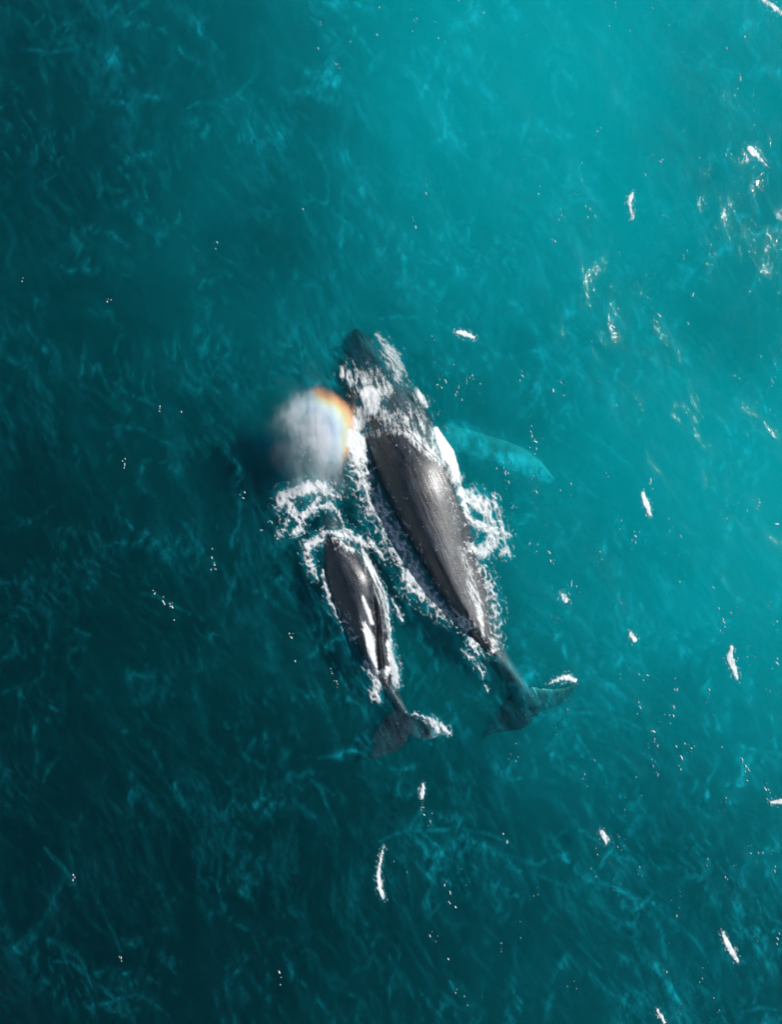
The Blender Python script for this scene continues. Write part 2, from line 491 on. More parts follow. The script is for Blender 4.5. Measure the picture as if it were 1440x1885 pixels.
# top surface of both whales on a grid
HX0, HX1, HY0, HY1, HS = *W(540, 0)[:1], W(1080, 0)[0], W(0, 1420)[1], W(0, 590)[1], 0.03
hx = np.arange(HX0, HX1, HS); hy = np.arange(HY0, HY1, HS)
Hm = np.full((len(hy), len(hx)), -5.0)
dg = bpy.context.evaluated_depsgraph_get()
for o in (mother, calf):
    bvh = BVHTree.FromObject(o, dg)
    v = vcos(o)
    x0, x1, y0, y1 = v[:, 0].min(), v[:, 0].max(), v[:, 1].min(), v[:, 1].max()
    dn = Vector((0, 0, -1))
    for j in np.nonzero((hy > y0) & (hy < y1))[0]:
        for i in np.nonzero((hx > x0) & (hx < x1))[0]:
            hit = bvh.ray_cast(Vector((hx[i], hy[j], 4.0)), dn)
            if hit[0] is not None and hit[0].z > Hm[j, i]: Hm[j, i] = hit[0].z
def bil(G, gx, gy, x, y, fill):
    fx = (x - gx[0]) / (gx[1] - gx[0]); fy = (y - gy[0]) / (gy[1] - gy[0])
    ok = (fx >= 0) & (fy >= 0) & (fx < len(gx) - 1) & (fy < len(gy) - 1)
    fx = np.clip(fx, 0, len(gx) - 1.001); fy = np.clip(fy, 0, len(gy) - 1.001)
    i = fx.astype(int); j = fy.astype(int); fx = fx - i; fy = fy - j
    r = G[j, i] * (1-fx)*(1-fy) + G[j, i+1] * fx*(1-fy) + G[j+1, i] * (1-fx)*fy + G[j+1, i+1] * fx*fy
    return np.where(ok, r, fill)
def whale_top(x, y): return bil(Hm, hx, hy, x, y, -5.0)

# ------------------------------------------------------------------ sea surface
rng = np.random.RandomState(7)
waves = []
for L in np.geomspace(0.7, 9.0, 46):
    th = R(42) + rng.normal() * 0.55
    if rng.rand() < 0.25: th += R(-75)
    waves.append((2 * np.pi / L, th, rng.rand() * 2 * np.pi, 0.0022 * L ** 1.0 * (0.5 + rng.rand())))
def base_waves(x, y):
    wx = x + 0.5 * fbm(x * 0.25, y * 0.25, 2, 11); wy = y + 0.5 * fbm(x * 0.25, y * 0.25, 2, 12)
    z = 0.0
    for k, th, ph, a in waves:
        z = z + a * np.sin(k * (wx * np.cos(th) + wy * np.sin(th)) + ph)
    c, s = np.cos(R(38)), np.sin(R(38))
    u, v_ = wx * c + wy * s, -wx * s + wy * c
    z = z + 0.04 * (ridged(u * 0.55, v_ * 0.26, 3, 31) - 0.5)
    return z
def lip_mother(px): return np.interp(px, [560, 660, 700, 720, 745, 758, 775, 800, 825, 842, 860], [816, 812, 802, 797, 799, 812, 832, 852, 880, 930, 960])
def lip_calf(px): return np.interp(px, [560, 597, 612, 640, 655, 668, 690], [985, 985, 988, 1004, 1018, 1040, 1070])
def sea_z(x, y):
    z = base_waves(x, y)
    px, py = x * PPM + 720, 942.5 - y * PPM
    H = whale_top(x, y)
    Hs = np.maximum(H, -1.5)
    film_m = np.where(px > 700 - 0 * py, 1 - smooth(-9, 3, py - lip_mother(px)), 1 - smooth(-9, 3, py - lip_mother(px)))
    film_c = (1 - smooth(-7, 3, py - lip_calf(px))) * (py > 925) * (px < 712)
    isc = (px < 640 + (py - 900) * 0.3) & (py > 925)
    film = np.where(isc, film_c, film_m)
    cover = Hs + 0.045 + 0.02 * fbm(x * 5, y * 5, 2, 5)
    zc = np.logaddexp(z / 0.04, cover / 0.04) * 0.04
    return np.where(Hs > -0.6, z + (zc - z) * film, z)
def axis(lo, hi, step, far):
    c = np.arange(lo, hi + step / 2, step)
    a, b, s = [], [], step
    p = hi
    while p < far:
        s *= 1.35; p += s; a.append(p)
    p = lo; s = step
    while p > -far:
        s *= 1.35; p -= s; b.append(p)
    return np.array(b[::-1] + list(c) + a)
ax, ay = axis(-15.0, 15.0, 0.04, 600), axis(-19.0, 19.0, 0.04, 600)
X, Y = np.meshgrid(ax, ay)
Z = sea_z(X, Y) * np.clip(1 - (np.hypot(np.maximum(abs(X) - 15, 0), np.maximum(abs(Y) - 19, 0)) / 40), 0, 1)
def sea_surf(x, y):
    i0 = np.searchsorted(ax, -15.0 - 1e-6); i1 = np.searchsorted(ax, 15.0 + 1e-6)
    j0 = np.searchsorted(ay, -19.0 - 1e-6); j1 = np.searchsorted(ay, 19.0 + 1e-6)
    return bil(Z[j0:j1, i0:i1], ax[i0:i1], ay[j0:j1], x, y, 0.0)
ny, nx = X.shape
Vt = np.stack([X.ravel(), Y.ravel(), Z.ravel()], 1)
idx = np.arange(nx * ny).reshape(ny, nx)
Ft = np.stack([idx[:-1, :-1], idx[:-1, 1:], idx[1:, 1:], idx[1:, :-1]], -1).reshape(-1, 4)
border = np.concatenate([idx[0, :], idx[1:, -1], idx[-1, :-1][::-1], idx[1:-1, 0][::-1]])
nb = len(border)
DEEP = -45.0
Vb = Vt[border].copy(); Vb[:, 2] = DEEP
o0 = len(Vt)
bi = np.arange(nb)
Fs = np.stack([border, o0 + bi, o0 + (bi + 1) % nb, border[(bi + 1) % nb]], -1)
xc, yc = ax[[0, -1]], ay[[0, -1]]
Vc = np.array([[0, 0, DEEP]])
Fb = np.stack([o0 + (bi + 1) % nb, o0 + bi, np.full(nb, o0 + nb), np.full(nb, o0 + nb)], -1)
sea = grid_mesh('water', np.concatenate([Vt, Vb, Vc]), np.concatenate([Ft, Fs]), mat=WATER)
bmx = bmesh.new(); bmx.from_mesh(sea.data); bmx.verts.ensure_lookup_table()
bmx.faces.new([bmx.verts[o0 + k] for k in range(nb)][::-1])
bmx.to_mesh(sea.data); bmx.free()
tag(sea, 'teal sea water with small wind ripples and bright wisps', 'sea', kind='structure')
def film_and_ripple_light(x, y):
    wx = x + 1.1 * fbm(x * 0.16, y * 0.16, 3, 211) + 0.25 * fbm(x * 0.9, y * 0.9, 3, 213)
    wy = y + 1.1 * fbm(x * 0.16, y * 0.16, 3, 212) + 0.25 * fbm(x * 0.9, y * 0.9, 3, 214)
    tot = 0.0
    for ang, sc_, st, seed, n, amp in ((-38, 0.42, 0.40, 221, 22, 0.20), (40, 0.36, 0.45, 231, 26, 0.15), (-52, 0.8, 0.36, 241, 14, 0.24), (-12, 1.5, 0.30, 251, 9, 0.20), (-34, 2.7, 0.28, 255, 6, 0.17)):
        a = R(ang)
        u, v_ = (wx * math.cos(a) - wy * math.sin(a)) * sc_, (wx * math.sin(a) + wy * math.cos(a)) * sc_ * st
        line = (1 - np.abs(perlin(u, v_, seed))) ** n
        gate = smooth(-0.02, 0.42, fbm(x * 0.3, y * 0.3, 3, seed + 5))
        brk = np.clip(0.45 + 1.9 * fbm(x * 3.2 - y * 1.2, y * 1.6, 4, seed + 6, 0.6), 0, 1.8)
        tot = tot + amp * line * gate * brk
    # soft streaks of ripple light painted into the film, swinging round with the swell
    bx, by = x + 1.2 * fbm(x * 0.14, y * 0.14, 2, 291) + 0.12 * fbm(x * 0.8, y * 0.8, 2, 293), y + 1.2 * fbm(x * 0.14, y * 0.14, 2, 292)
    for ang, fr_, seed, amp in ((-22, 0.9, 261, 0.17), (-40, 2.3, 271, 0.15), (-2, 1.5, 275, 0.10)):
        a = R(ang)
        u, v_ = (bx * math.cos(a) - by * math.sin(a)), (bx * math.sin(a) + by * math.cos(a))
        g_ = np.clip(0.5 + 1.6 * fbm(x * 0.22, y * 0.22, 2, seed + 3), 0.1, 1.3)
        tot = tot + amp * g_ * np.clip(fbm(u * fr_ * 1.4, v_ * fr_ * 0.27, 5, seed, 0.68) + 0.02, 0, 1)
    side = 0.36 + 0.95 * smooth(-12, 9, x * 0.95 + y * 0.3)  # painted streaks strengthened towards the brighter right
    return tot * 1.0 * side
fv = np.zeros(len(sea.data.vertices))
fv[:X.size] = (film_and_ripple_light(X, Y) * (np.abs(X) < 40) * (np.abs(Y) < 44)).ravel()


# seabed: a sandy shelf, sloped to brighten the right and darken the lower left
sx, sy = axis(-30, 30, 1.0, 600), axis(-36, 36, 1.0, 600)
SX, SY = np.meshgrid(sx, sy)
d = (SX * 0.86 + SY * 0.50)
SZ = -6.0 - 0.45 * np.clip(11 - d, 0, 200) - 0.02 * np.clip(2 - d, 0, 40) ** 2 + 1.5 * fbm(SX * 0.11, SY * 0.11, 4, 77)
SZ = np.clip(SZ, -40, -3)
si = np.arange(SX.size).reshape(SX.shape)
bed = grid_mesh('seabed', np.stack([SX.ravel(), SY.ravel(), SZ.ravel()], 1),
                np.stack([si[:-1, :-1], si[:-1, 1:], si[1:, 1:], si[1:, :-1]], -1).reshape(-1, 4), mat=SEABED)
tag(bed, 'pale sandy seabed, its slope shaped to brighten the water to the right', 'seabed', kind='structure')

# added scattering layer, thickness shaped to brighten the water, thinning to the lower left
def brightening_volume():
    m = NT('brightening_scatter')
    sc = m.n('ShaderNodeVolumeScatter', i_Color=(0.004, 0.91, 0.975, 1), i_Density=0.80, i_Anisotropy=0.3)
    m.link(sc.outputs[0], m.out.inputs['Volume'])
    m.m.cycles.homogeneous_volume = True
    qx, qy = axis(-26, 26, 0.4, 120), axis(-30, 30, 0.4, 120)
    QX, QY = np.meshgrid(qx, qy)
    dd = QX * 0.86 + QY * 0.50
    wxx = QX + 1.5 * fbm(QX * 0.12, QY * 0.12, 3, 301); wyy = QY + 1.5 * fbm(QX * 0.12, QY * 0.12, 3, 302)
    # water brightness to build into the layer's thickness: x, y (m), green level
    ctl = [(-10.9, 15.5, 60), (-4.7, 14.8, 78), (-1.2, 15.7, 118), (4.6, 14.4, 166), (3, 12, 156), (10.2, 13.9, 114), (-11.6, 11.3, 46), (-5.6, 9.5, 98), (-3.8, 8.6, 108), (-7.4, 11.3, 88), (-10, 8.6, 68), (-2.1, 10.4, 114), (-0.4, 7.8, 114), (-8.8, 13.9, 70), (-7.5, 7.5, 80), (4.9, -5.4, 106),
           (3.2, 8.6, 120), (10.2, 8.6, 120), (-10.9, 4.3, 62), (-5.6, 5.1, 80), (8.4, 2.5, 134), (3.5, 1.5, 112), (-11.6, -1, 36), (-6.5, 0.7, 74), (-8.8, 2, 62), (10.2, -1.9, 150),
           (-7.4, -4.5, 70), (0, -4, 84), (4.9, -8.9, 88), (10.2, -8, 102), (-10.9, -9.8, 25), (-3.9, -9.8, 48), (3.2, -13.3, 68), (11.0, -14.2, 66), (6, -15.5, 66), (-9.1, -15, 25), (-6, -13, 36),
           (-2, -16, 50), (17, 0, 150), (17, 12, 120), (17, -12, 70), (-17, 0, 36), (-17, 12, 50), (-17, -12, 25), (0, 22, 120), (0, -22, 55)]
    num = den = 0.0
    for cx0, cy0, g in ctl:
        lin = (g / 255.0) ** 2.2
        t_ = -0.80 * math.log(max(1 - (lin - 0.016) / 0.30, 0.04))
        w_ = np.exp(-((wxx - cx0) ** 2 + (wyy - cy0) ** 2) / (2 * 3.2 ** 2)) + 1e-9
        num = num + w_ * max(t_, 0.0); den = den + w_
    T = num / den
    T = T * np.clip(1 + 1.0 * fbm(wxx * 0.22, wyy * 0.15, 5, 303, 0.60), 0.15, 3) + 0.02
    top = -0.72
    A = np.stack([QX.ravel(), QY.ravel(), np.full(QX.size, top)], 1)
    B = A.copy(); B[:, 2] -= np.maximum(T.ravel(), 0.02)
    qi = np.arange(QX.size).reshape(QX.shape)
    Fa = np.stack([qi[:-1, :-1], qi[:-1, 1:], qi[1:, 1:], qi[1:, :-1]], -1).reshape(-1, 4)
    Fb_ = Fa[:, ::-1] + QX.size
    bd = np.concatenate([qi[0, :], qi[1:, -1], qi[-1, :-1][::-1], qi[1:-1, 0][::-1]])
    nb_ = np.roll(bd, -1)
    Fs_ = np.stack([bd, bd + QX.size, nb_ + QX.size, nb_], -1)
    o = grid_mesh('brightening_layer', np.concatenate([A, B]), np.concatenate([Fa, Fb_, Fs_]), mat=m.m)
    tag(o, 'added turquoise scattering layer brightening the water, thickest to the right', 'brightening_volume', kind='stuff')
brightening_volume()

# ------------------------------------------------------------------ foam
def seg_env(px, py, strokes):
    env = np.zeros_like(px)
    for st in strokes:
        for a, b in zip(st, st[1:] if len(st) > 1 else st):
            ax_, ay_, ar, as_ = a; bx, by, br, bs = b
            dx, dy = bx - ax_, by - ay_
            L2 = dx * dx + dy * dy + 1e-9
            t = np.clip(((px - ax_) * dx + (py - ay_) * dy) / L2, 0, 1)
            dd = np.hypot(px - ax_ - t * dx, py - ay_ - t * dy)
            r = ar + (br - ar) * t; s = as_ + (bs - as_) * t
            env = np.maximum(env, np.maximum(s * np.clip(1 - (dd / (r * 1.25)) ** 2, 0, 1) ** 0.8, 0.24 * np.minimum(s, 1) * np.clip(1 - dd / (r * 2.1 + 3), 0, 1)))
    return env
STROKES = []
def foam(name, label, strokes, seed, step=0.017, ang=-25, scale=5.6, stretch=0.42, contrast=1.0, lump=0.035, cat='foam', kind='stuff', group=None, thr=0.24, warp=0.35, zoff=0.012, webw=0.62):
    STROKES.extend((s_, 0.12 if 'head and shoulders' in label or ' sheet' in label or cat == 'foam streak' else 0.30) for s_ in strokes)
    allp = [p for s in strokes for p in s]
    x0 = min(p[0] - (p[2] * 2.3 + 3) for p in allp); x1 = max(p[0] + (p[2] * 2.3 + 3) for p in allp)
    y0 = min(p[1] - (p[2] * 2.3 + 3) for p in allp); y1 = max(p[1] + (p[2] * 2.3 + 3) for p in allp)
    wx0, wy1 = W(x0, y0); wx1, wy0 = W(x1, y1)
    gx = np.arange(wx0, wx1, step); gy = np.arange(wy0, wy1, step)
    GX, GY = np.meshgrid(gx, gy)
    # strokes are given where the photo shows them: undo the parallax of the height there
    zb = np.maximum(sea_surf(GX, GY), whale_top(GX, GY))
    k = CAM_H / (CAM_H - zb)
    px, py = GX * k * PPM + 720, 942.5 - GY * k * PPM
    env = seg_env(px, py, strokes)
    a = R(ang)
    wx = GX + warp * 0.3 * fbm(GX * 1.3, GY * 1.3, 3, seed + 50); wy = GY + warp * 0.3 * fbm(GX * 1.3, GY * 1.3, 3, seed + 60)
    u = (wx * math.cos(a) - wy * math.sin(a)) * scale; v_ = (wx * math.sin(a) + wy * math.cos(a)) * scale * stretch
    web = ridged(u * 0.75, v_ * 1.15, 3, seed) * 1.5 - 0.72           # strands with holes between them
    n = 0.75 * fbm(u * 1.5, v_ * 1.3, 5, seed + 20, 0.66) + webw * web + 0.35 * (1 - webw) * fbm(u * 3.1, v_ * 1.2, 4, seed + 9, 0.65)
    val = env + n * contrast * (env > 0)
    val = np.where(env > 0.01, val, -1)
    f = np.clip((val - thr) * 1.25, 0, 1)
    keepv = val > thr
    kc = keepv[:-1, :-1] | keepv[:-1, 1:] | keepv[1:, 1:] | keepv[1:, :-1]
    z = zb + zoff + lump * np.sqrt(f) * (0.6 + 0.5 * np.clip(fbm(GX * 4, GY * 4, 2, seed + 3) + 0.4, 0, 1))
    ii = np.arange(GX.size).reshape(GX.shape)
    Fq = np.stack([ii[:-1, :-1], ii[:-1, 1:], ii[1:, 1:], ii[1:, :-1]], -1)[kc]
    used = np.unique(Fq)
    if len(used) == 0: return None
    remap = np.zeros(GX.size, dtype=int); remap[used] = np.arange(len(used))
    V = np.stack([GX.ravel(), GY.ravel(), z.ravel()], 1)[used]
    o = grid_mesh(name, V, remap[Fq], mat=FOAM)
    attr(o.data, 'foam', f.ravel()[used])
    tag(o, label, cat, group, kind)
    return o

foam('foam_wake', 'white churned foam trailing down the left flank of the adult whale',
     [[(650, 800, 12, 1.2), (655, 818, 17, 1.5), (660, 838, 15, 1.1), (664, 870, 18, 0.62), (674, 905, 20, 0.5)],
      [(676, 905, 20, 0.5), (696, 940, 22, 0.55), (722, 985, 22, 0.55), (748, 1035, 20, 0.6)],
      [(748, 1035, 18, 0.6), (762, 1068, 20, 0.85), (790, 1098, 16, 0.65), (815, 1122, 14, 0.65), (838, 1138, 12, 0.6), (862, 1150, 9, 0.55)]], 101)
foam('wash_or_glare', 'streaky white water washing over the head and shoulders of the adult whale',
     [[(682, 728, 18, 1.15), (684, 750, 16, 1.0)], [(668, 762, 16, 0.7), (655, 790, 10, 0.9)],
      [(640, 690, 14, 0.55), (664, 700, 22, 0.42), (690, 700, 18, 0.45), (712, 720, 16, 0.45)],
      [(634, 668, 6, 0.55), (630, 692, 5, 0.7)],
      [(700, 760, 14, 0.6), (722, 775, 24, 0.42), (760, 770, 26, 0.36), (790, 800, 18, 0.36)],
      [(712, 795, 8, 0.42), (742, 794, 9, 0.5), (762, 804, 12, 0.62), (790, 826, 16, 0.62), (818, 850, 13, 0.6), (838, 885, 9, 0.5)],
      [(664, 806, 6, 0.5), (690, 800, 7, 0.42), (720, 792, 7, 0.42)],
      [(764, 716, 4, 0.6), (774, 730, 6, 1.2), (784, 748, 5, 0.9)]], 202, stretch=0.22, ang=-14, scale=6.0, lump=0.03, webw=0.30)
foam('spray_or_glints', 'pale aerated water streaming off the right side of the submerged head of the adult whale',
     [[(694, 618, 5, 0.5), (708, 640, 10, 0.62), (724, 662, 15, 0.62), (734, 690, 14, 0.55)]], 212, stretch=0.25, ang=-38, scale=5.0, lump=0.01, thr=0.26, webw=0.2)
foam('spray_or_glints', 'fine white speckles painted as wet glints on the right side of the adult whale back',
     [[(800, 858, 7, 0.30), (818, 892, 11, 0.38), (834, 930, 10, 0.36), (846, 975, 8, 0.32)]], 777, scale=14.0, lump=0.012, webw=0.1, contrast=0.9, thr=0.36, stretch=0.5)  # white speckle painted for sun glints on the wet flank
foam('foam_crest', 'bright solid white foam crest against the right shoulder of the adult whale, beside the pale flipper',
     [[(803, 790, 4, 1.6), (812, 812, 8, 1.9), (826, 836, 10, 1.9), (836, 858, 7, 1.4), (846, 884, 7, 0.6)]], 303, contrast=0.35)
foam('foam_swirl', 'looping white foam with teal holes off the right flank of the adult whale',
     [[(848, 905, 9, 0.85), (868, 918, 15, 0.95), (888, 928, 15, 0.9), (898, 950, 9, 0.85), (908, 975, 12, 0.8), (905, 1000, 14, 0.85), (885, 1016, 11, 0.8), (862, 1006, 8, 0.7)],
      [(856, 925, 8, 0.8), (862, 950, 7, 0.6), (876, 966, 9, 0.8), (900, 972, 9, 0.7)],
      [(918, 948, 4, 0.5), (934, 985, 7, 0.45), (926, 1018, 9, 0.5)], [(908, 910, 5, 0.6), (930, 1000, 7, 0.5), (938, 1022, 4, 0.55)]], 404, contrast=0.9)
foam('foam_trail', 'broken white foam streaks along the tail stock of the adult whale',
     [[(884, 1030, 8, 0.4), (900, 1070, 12, 0.42), (908, 1110, 12, 0.45), (913, 1150, 11, 0.5), (913, 1186, 10, 0.55), (905, 1200, 8, 0.5)],
      [(846, 1140, 7, 0.7), (862, 1156, 8, 0.6)], [(868, 1180, 7, 0.8), (880, 1196, 10, 0.6)], [(858, 1200, 5, 0.6), (876, 1220, 5, 0.6), (890, 1242, 4, 0.55)], [(893, 1262, 2, 0.6), (897, 1272, 2, 0.8)]], 505, scale=6.5)
foam('foam_bow', 'lacy white foam pushed up in a curl ahead of the head of the calf',
     [[(514, 932, 9, 0.85), (522, 912, 11, 1.0), (545, 905, 10, 1.0), (572, 896, 13, 1.05), (598, 900, 11, 0.85), (614, 912, 9, 0.6)],
      [(528, 928, 10, 0.75), (545, 948, 8, 0.75), (556, 966, 7, 0.6), (545, 980, 7, 0.85)], [(560, 950, 7, 0.8), (578, 935, 8, 0.85), (588, 918, 6, 0.6)],
      [(592, 934, 5, 0.7), (606, 930, 6, 0.85), (620, 942, 5, 0.7), (632, 960, 4, 0.5)], [(530, 960, 7, 0.4), (518, 985, 6, 0.5)]], 606, scale=6.0, stretch=0.5, webw=0.7)
foam('foam_wake', 'ragged white foam wrapped round the shoulders and flanks of the calf',
     [[(566, 1006, 8, 1.0), (574, 1000, 8, 0.9), (588, 992, 8, 0.8), (597, 980, 5, 0.9), (612, 983, 6, 0.85), (640, 982, 9, 0.8), (660, 992, 8, 0.75), (676, 1006, 6, 0.7)],
      [(676, 992, 4, 0.6), (692, 1008, 4, 0.75), (706, 1030, 4, 0.5)], [(566, 1020, 8, 0.8), (572, 1040, 8, 0.6), (582, 1062, 6, 0.5)],
      [(616, 990, 9, 0.55), (636, 1000, 9, 0.5), (650, 1012, 8, 0.5)],
      [(594, 1050, 3, 0.6), (603, 1086, 4, 0.9), (606, 1104, 5, 0.7), (625, 1130, 8, 0.38), (646, 1160, 7, 0.5), (652, 1172, 5, 0.7)],
      [(686, 1050, 2.5, 0.6), (703, 1080, 3, 0.8), (712, 1110, 3, 0.8), (716, 1140, 3, 0.6)], [(722, 1100, 3, 0.45), (734, 1128, 3, 0.7), (740, 1142, 3, 0.8)]], 707, scale=6.5)
foam('wash_or_glare', 'smooth white sheets painting wet sun glare on the right side and rear back of the calf',
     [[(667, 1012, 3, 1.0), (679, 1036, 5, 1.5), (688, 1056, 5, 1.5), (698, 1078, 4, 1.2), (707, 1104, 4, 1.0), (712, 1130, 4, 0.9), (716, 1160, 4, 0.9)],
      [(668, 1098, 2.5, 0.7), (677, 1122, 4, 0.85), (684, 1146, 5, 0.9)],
      [(672, 1146, 6, 0.75), (678, 1170, 8, 1.0), (684, 1196, 8, 1.0), (689, 1226, 6, 0.85)]], 717, scale=8.0, contrast=1.25, lump=0.006, webw=0.0, stretch=0.14, ang=-14, zoff=0.006)  # sun glare on the wet calf, painted as white sheets
foam('wash_or_glare', 'thin pale sheet painting wet sun sheen down the rear back of the adult whale',
     [[(846, 1010, 6, 0.34), (858, 1040, 9, 0.42), (870, 1078, 10, 0.55), (880, 1112, 8, 0.66), (887, 1150, 5, 0.7), (890, 1172, 3, 0.6)]], 727, scale=8.0, contrast=0.9, lump=0.005, webw=0.0, stretch=0.12, ang=-27, zoff=0.006)  # wet sheen near the tail, painted as a pale streaked sheet
foam('foam_trail', 'white foam streaming over the tail stock of the calf just ahead of its flukes',
     [[(716, 1160, 4, 0.7), (719, 1200, 6, 1.0), (725, 1235, 8, 1.1), (730, 1262, 6, 0.9)], [(672, 1216, 4, 0.7), (682, 1234, 6, 0.9), (704, 1240, 10, 0.8), (715, 1232, 8, 0.8)],
      [(696, 1246, 9, 0.7), (692, 1268, 7, 0.75), (694, 1284, 6, 0.85), (698, 1292, 3, 0.8)]], 808, scale=5.5)
foam('foam_patch', 'thin white foam washing over the right fluke tip of the calf',
     [[(762, 1313, 2, 0.6), (786, 1321, 3, 0.8), (800, 1330, 8, 0.85), (804, 1346, 6, 0.7)], [(812, 1334, 5, 0.8), (826, 1348, 4, 0.8)]], 909, scale=6.5)

G = 'separate foam streaks and whitecaps on the open water'
def cap(label, strokes, seed, **kw):
    foam('foam_streak', label, strokes, seed, cat='foam streak', kind=None, group=G, contrast=kw.pop('contrast', 0.95), scale=kw.pop('scale', 9.0), **kw)
cap('small white foam cap up and right of the adult submerged head', [[(842, 612, 3, 1.0), (855, 615, 5, 1.3), (872, 622, 3, 1.0)]], 1)
cap('curved vertical foam streak alone in the upper right water', [[(1164, 358, 3, 1.0), (1158, 372, 4, 1.3), (1160, 386, 3, 1.0), (1164, 402, 3, 0.8)]], 2)
cap('bright foam cap with a thin tail near the top right edge of the photo', [[(1380, 275, 5, 1.4), (1388, 283, 6, 1.2), (1400, 295, 3, 0.8), (1412, 306, 2, 0.6)]], 3)
cap('long leaning white foam streak right of the adult flipper tip', [[(1183, 908, 3, 1.1), (1189, 928, 5, 1.4), (1196, 948, 3, 1.0)]], 4)
cap('largest white foam streak near the right edge, level with the tail of the adult whale', [[(1346, 1190, 3, 1.0), (1344, 1210, 6, 1.4), (1350, 1230, 5, 1.2), (1356, 1248, 3, 1.0)]], 5)
cap('short bright foam cap on a curved line right of the adult tail', [[(1012, 1256, 3, 0.6), (1030, 1250, 4, 0.9), (1044, 1246, 5, 1.2), (1058, 1252, 4, 1.1)]], 6)
cap('vertical white foam streak straight below the right fluke tip of the calf', [[(779, 1443, 2, 0.8), (778, 1456, 4, 1.4), (776, 1468, 3, 1.1)]], 7)
cap('thin hooked white foam line standing alone in the lower centre water', [[(706, 1558, 2, 0.8), (700, 1585, 3, 0.8), (696, 1610, 4, 1.0), (699, 1635, 4, 1.1), (706, 1652, 3, 1.0)]], 8)
cap('ragged diagonal foam streak in the lower right corner region', [[(1330, 1716, 3, 1.1), (1338, 1734, 5, 1.2), (1350, 1756, 5, 1.1), (1358, 1768, 3, 0.9)]], 9)
cap('small leaning foam cap in open water left of the largest foam streak', [[(1160, 1166, 3, 1.1), (1168, 1178, 4, 1.4)]], 10)
cap('foam cap touching the right edge of the photo below the largest foam streak', [[(1418, 1476, 2, 0.8), (1436, 1474, 5, 1.3)]], 11)
cap('broken white foam tuft right of the looping foam beside the adult whale', [[(1036, 1096, 5, 0.8), (1042, 1104, 5, 0.9)]], 12, contrast=0.8)
cap('white foam curl in the very top right corner of the photo', [[(1404, 0, 4, 0.8), (1420, 12, 5, 0.9), (1438, 26, 4, 0.8)]], 13, contrast=0.8)
cap('slim slanting foam streak at the bottom edge right of centre', [[(1210, 1858, 2.5, 1.0), (1222, 1880, 3, 1.2)]], 14)
cap('pale foam tuft below and right of the flukes of the adult whale', [[(1108, 1530, 4, 0.8), (1116, 1546, 6, 0.9)]], 15, contrast=0.8)

# tiny white flecks: foam, and sun glints painted as solid specks
rng = np.random.RandomState(21)
flecks = [(585, 88, 4), (645, 76, 3), (618, 118, 3), (557, 384, 4), (765, 416, 5), (398, 444, 4), (590, 40, 2), (1213, 298, 5), (1034, 395, 4), (1019, 444, 5),
          (1363, 143, 6), (1335, 284, 5), (992, 355, 4), (1277, 540, 7), (1213, 577, 7), (1210, 590, 5), (1125, 600, 6), (1131, 577, 5), (1268, 592, 5), (960, 690, 6),
          (1018, 716, 7), (1036, 727, 4), (1032, 703, 4), (1196, 882, 7), (1168, 985, 6), (1170, 997, 5), (1376, 938, 4), (1397, 930, 4), (1429, 965, 7), (1010, 1015, 6),
          (1013, 1030, 5), (1053, 1075, 5), (1062, 1078, 4), (1328, 1142, 6), (1323, 1158, 4), (1427, 1218, 7), (1192, 1243, 5), (1248, 1268, 5), (1305, 1268, 5), (1240, 1300, 5),
          (1240, 1316, 5), (1178, 1300, 5), (1202, 1345, 6), (1205, 1358, 4), (1210, 1372, 4), (1272, 1376, 4), (1254, 1392, 7), (1202, 1408, 4), (1211, 1424, 4), (1330, 1374, 4),
          (1366, 1396, 5), (1373, 1408, 6), (1378, 1414, 5), (1376, 1436, 3), (1408, 1450, 6), (1380, 1568, 4), (1395, 1567, 3), (1302, 1578, 4), (1247, 1684, 5), (1300, 1590, 3),
          (1403, 1568, 3), (1425, 1600, 5), (819, 1628, 5), (829, 1642, 5), (838, 1668, 4), (934, 1548, 5), (513, 1788, 5), (223, 1760, 2), (135, 1608, 3), (824, 1763, 4),
          (228, 855, 3), (294, 747, 3), (334, 757, 4), (390, 1025, 4), (394, 1038, 4), (300, 1105, 5), (317, 1115, 5), (283, 1092, 3), (450, 905, 4), (446, 916, 4), (535, 1172, 5),
          (543, 1215, 4), (619, 1254, 3), (533, 1165, 3), (988, 905, 4), (990, 1000, 4), (975, 1000, 4), (980, 800, 6), (984, 812, 6), (988, 824, 4), (930, 870, 5), (936, 886, 5),
          (945, 930, 3), (942, 985, 4), (820, 700, 6), (812, 712, 4), (838, 725, 4), (860, 700, 3), (870, 690, 4), (850, 735, 4), (806, 706, 3), (845, 712, 3),
          (555, 820, 5), (560, 832, 5), (549, 808, 4), (610, 1240, 2), (780, 1500, 4), (776, 1486, 3), (792, 1512, 3), (1140, 1540, 3), (1430, 1725, 5), (1102, 1530, 2),
          (1105, 1015, 4), (1250, 985, 4), (1310, 1080, 4), (1420, 700, 4), (1100, 240, 3), (1257, 470, 3), (1400, 655, 3), (1352, 690, 4), (1070, 330, 3), (1258, 240, 3),
          (480, 975, 3), (510, 990, 4), (500, 960, 3), (890, 22, 3), (1122, 47, 4), (1133, 14, 3), (1158, 58, 3), (42, 512, 2), (198, 555, 3), (1115, 870, 3)]
rs = []
for px_, py_, s in flecks:
    a_ = R(-65 + rng.normal() * 22)
    rs.append([(px_, py_, s * 0.36, 1.3), (px_ + s * 0.9 * math.cos(a_), py_ - s * 0.9 * math.sin(a_), s * 0.36, 1.0)])
    for q in range(rng.randint(0, 5)):
        s2 = 0.5 + 0.22 * s * rng.rand()
        xx, yy = px_ + rng.normal() * s * 0.9, py_ + rng.normal() * s * 2.2
        rs.append([(xx, yy, s2, 1), (xx + s2 * 0.5, yy + s2 * 1.5, s2, 1)])
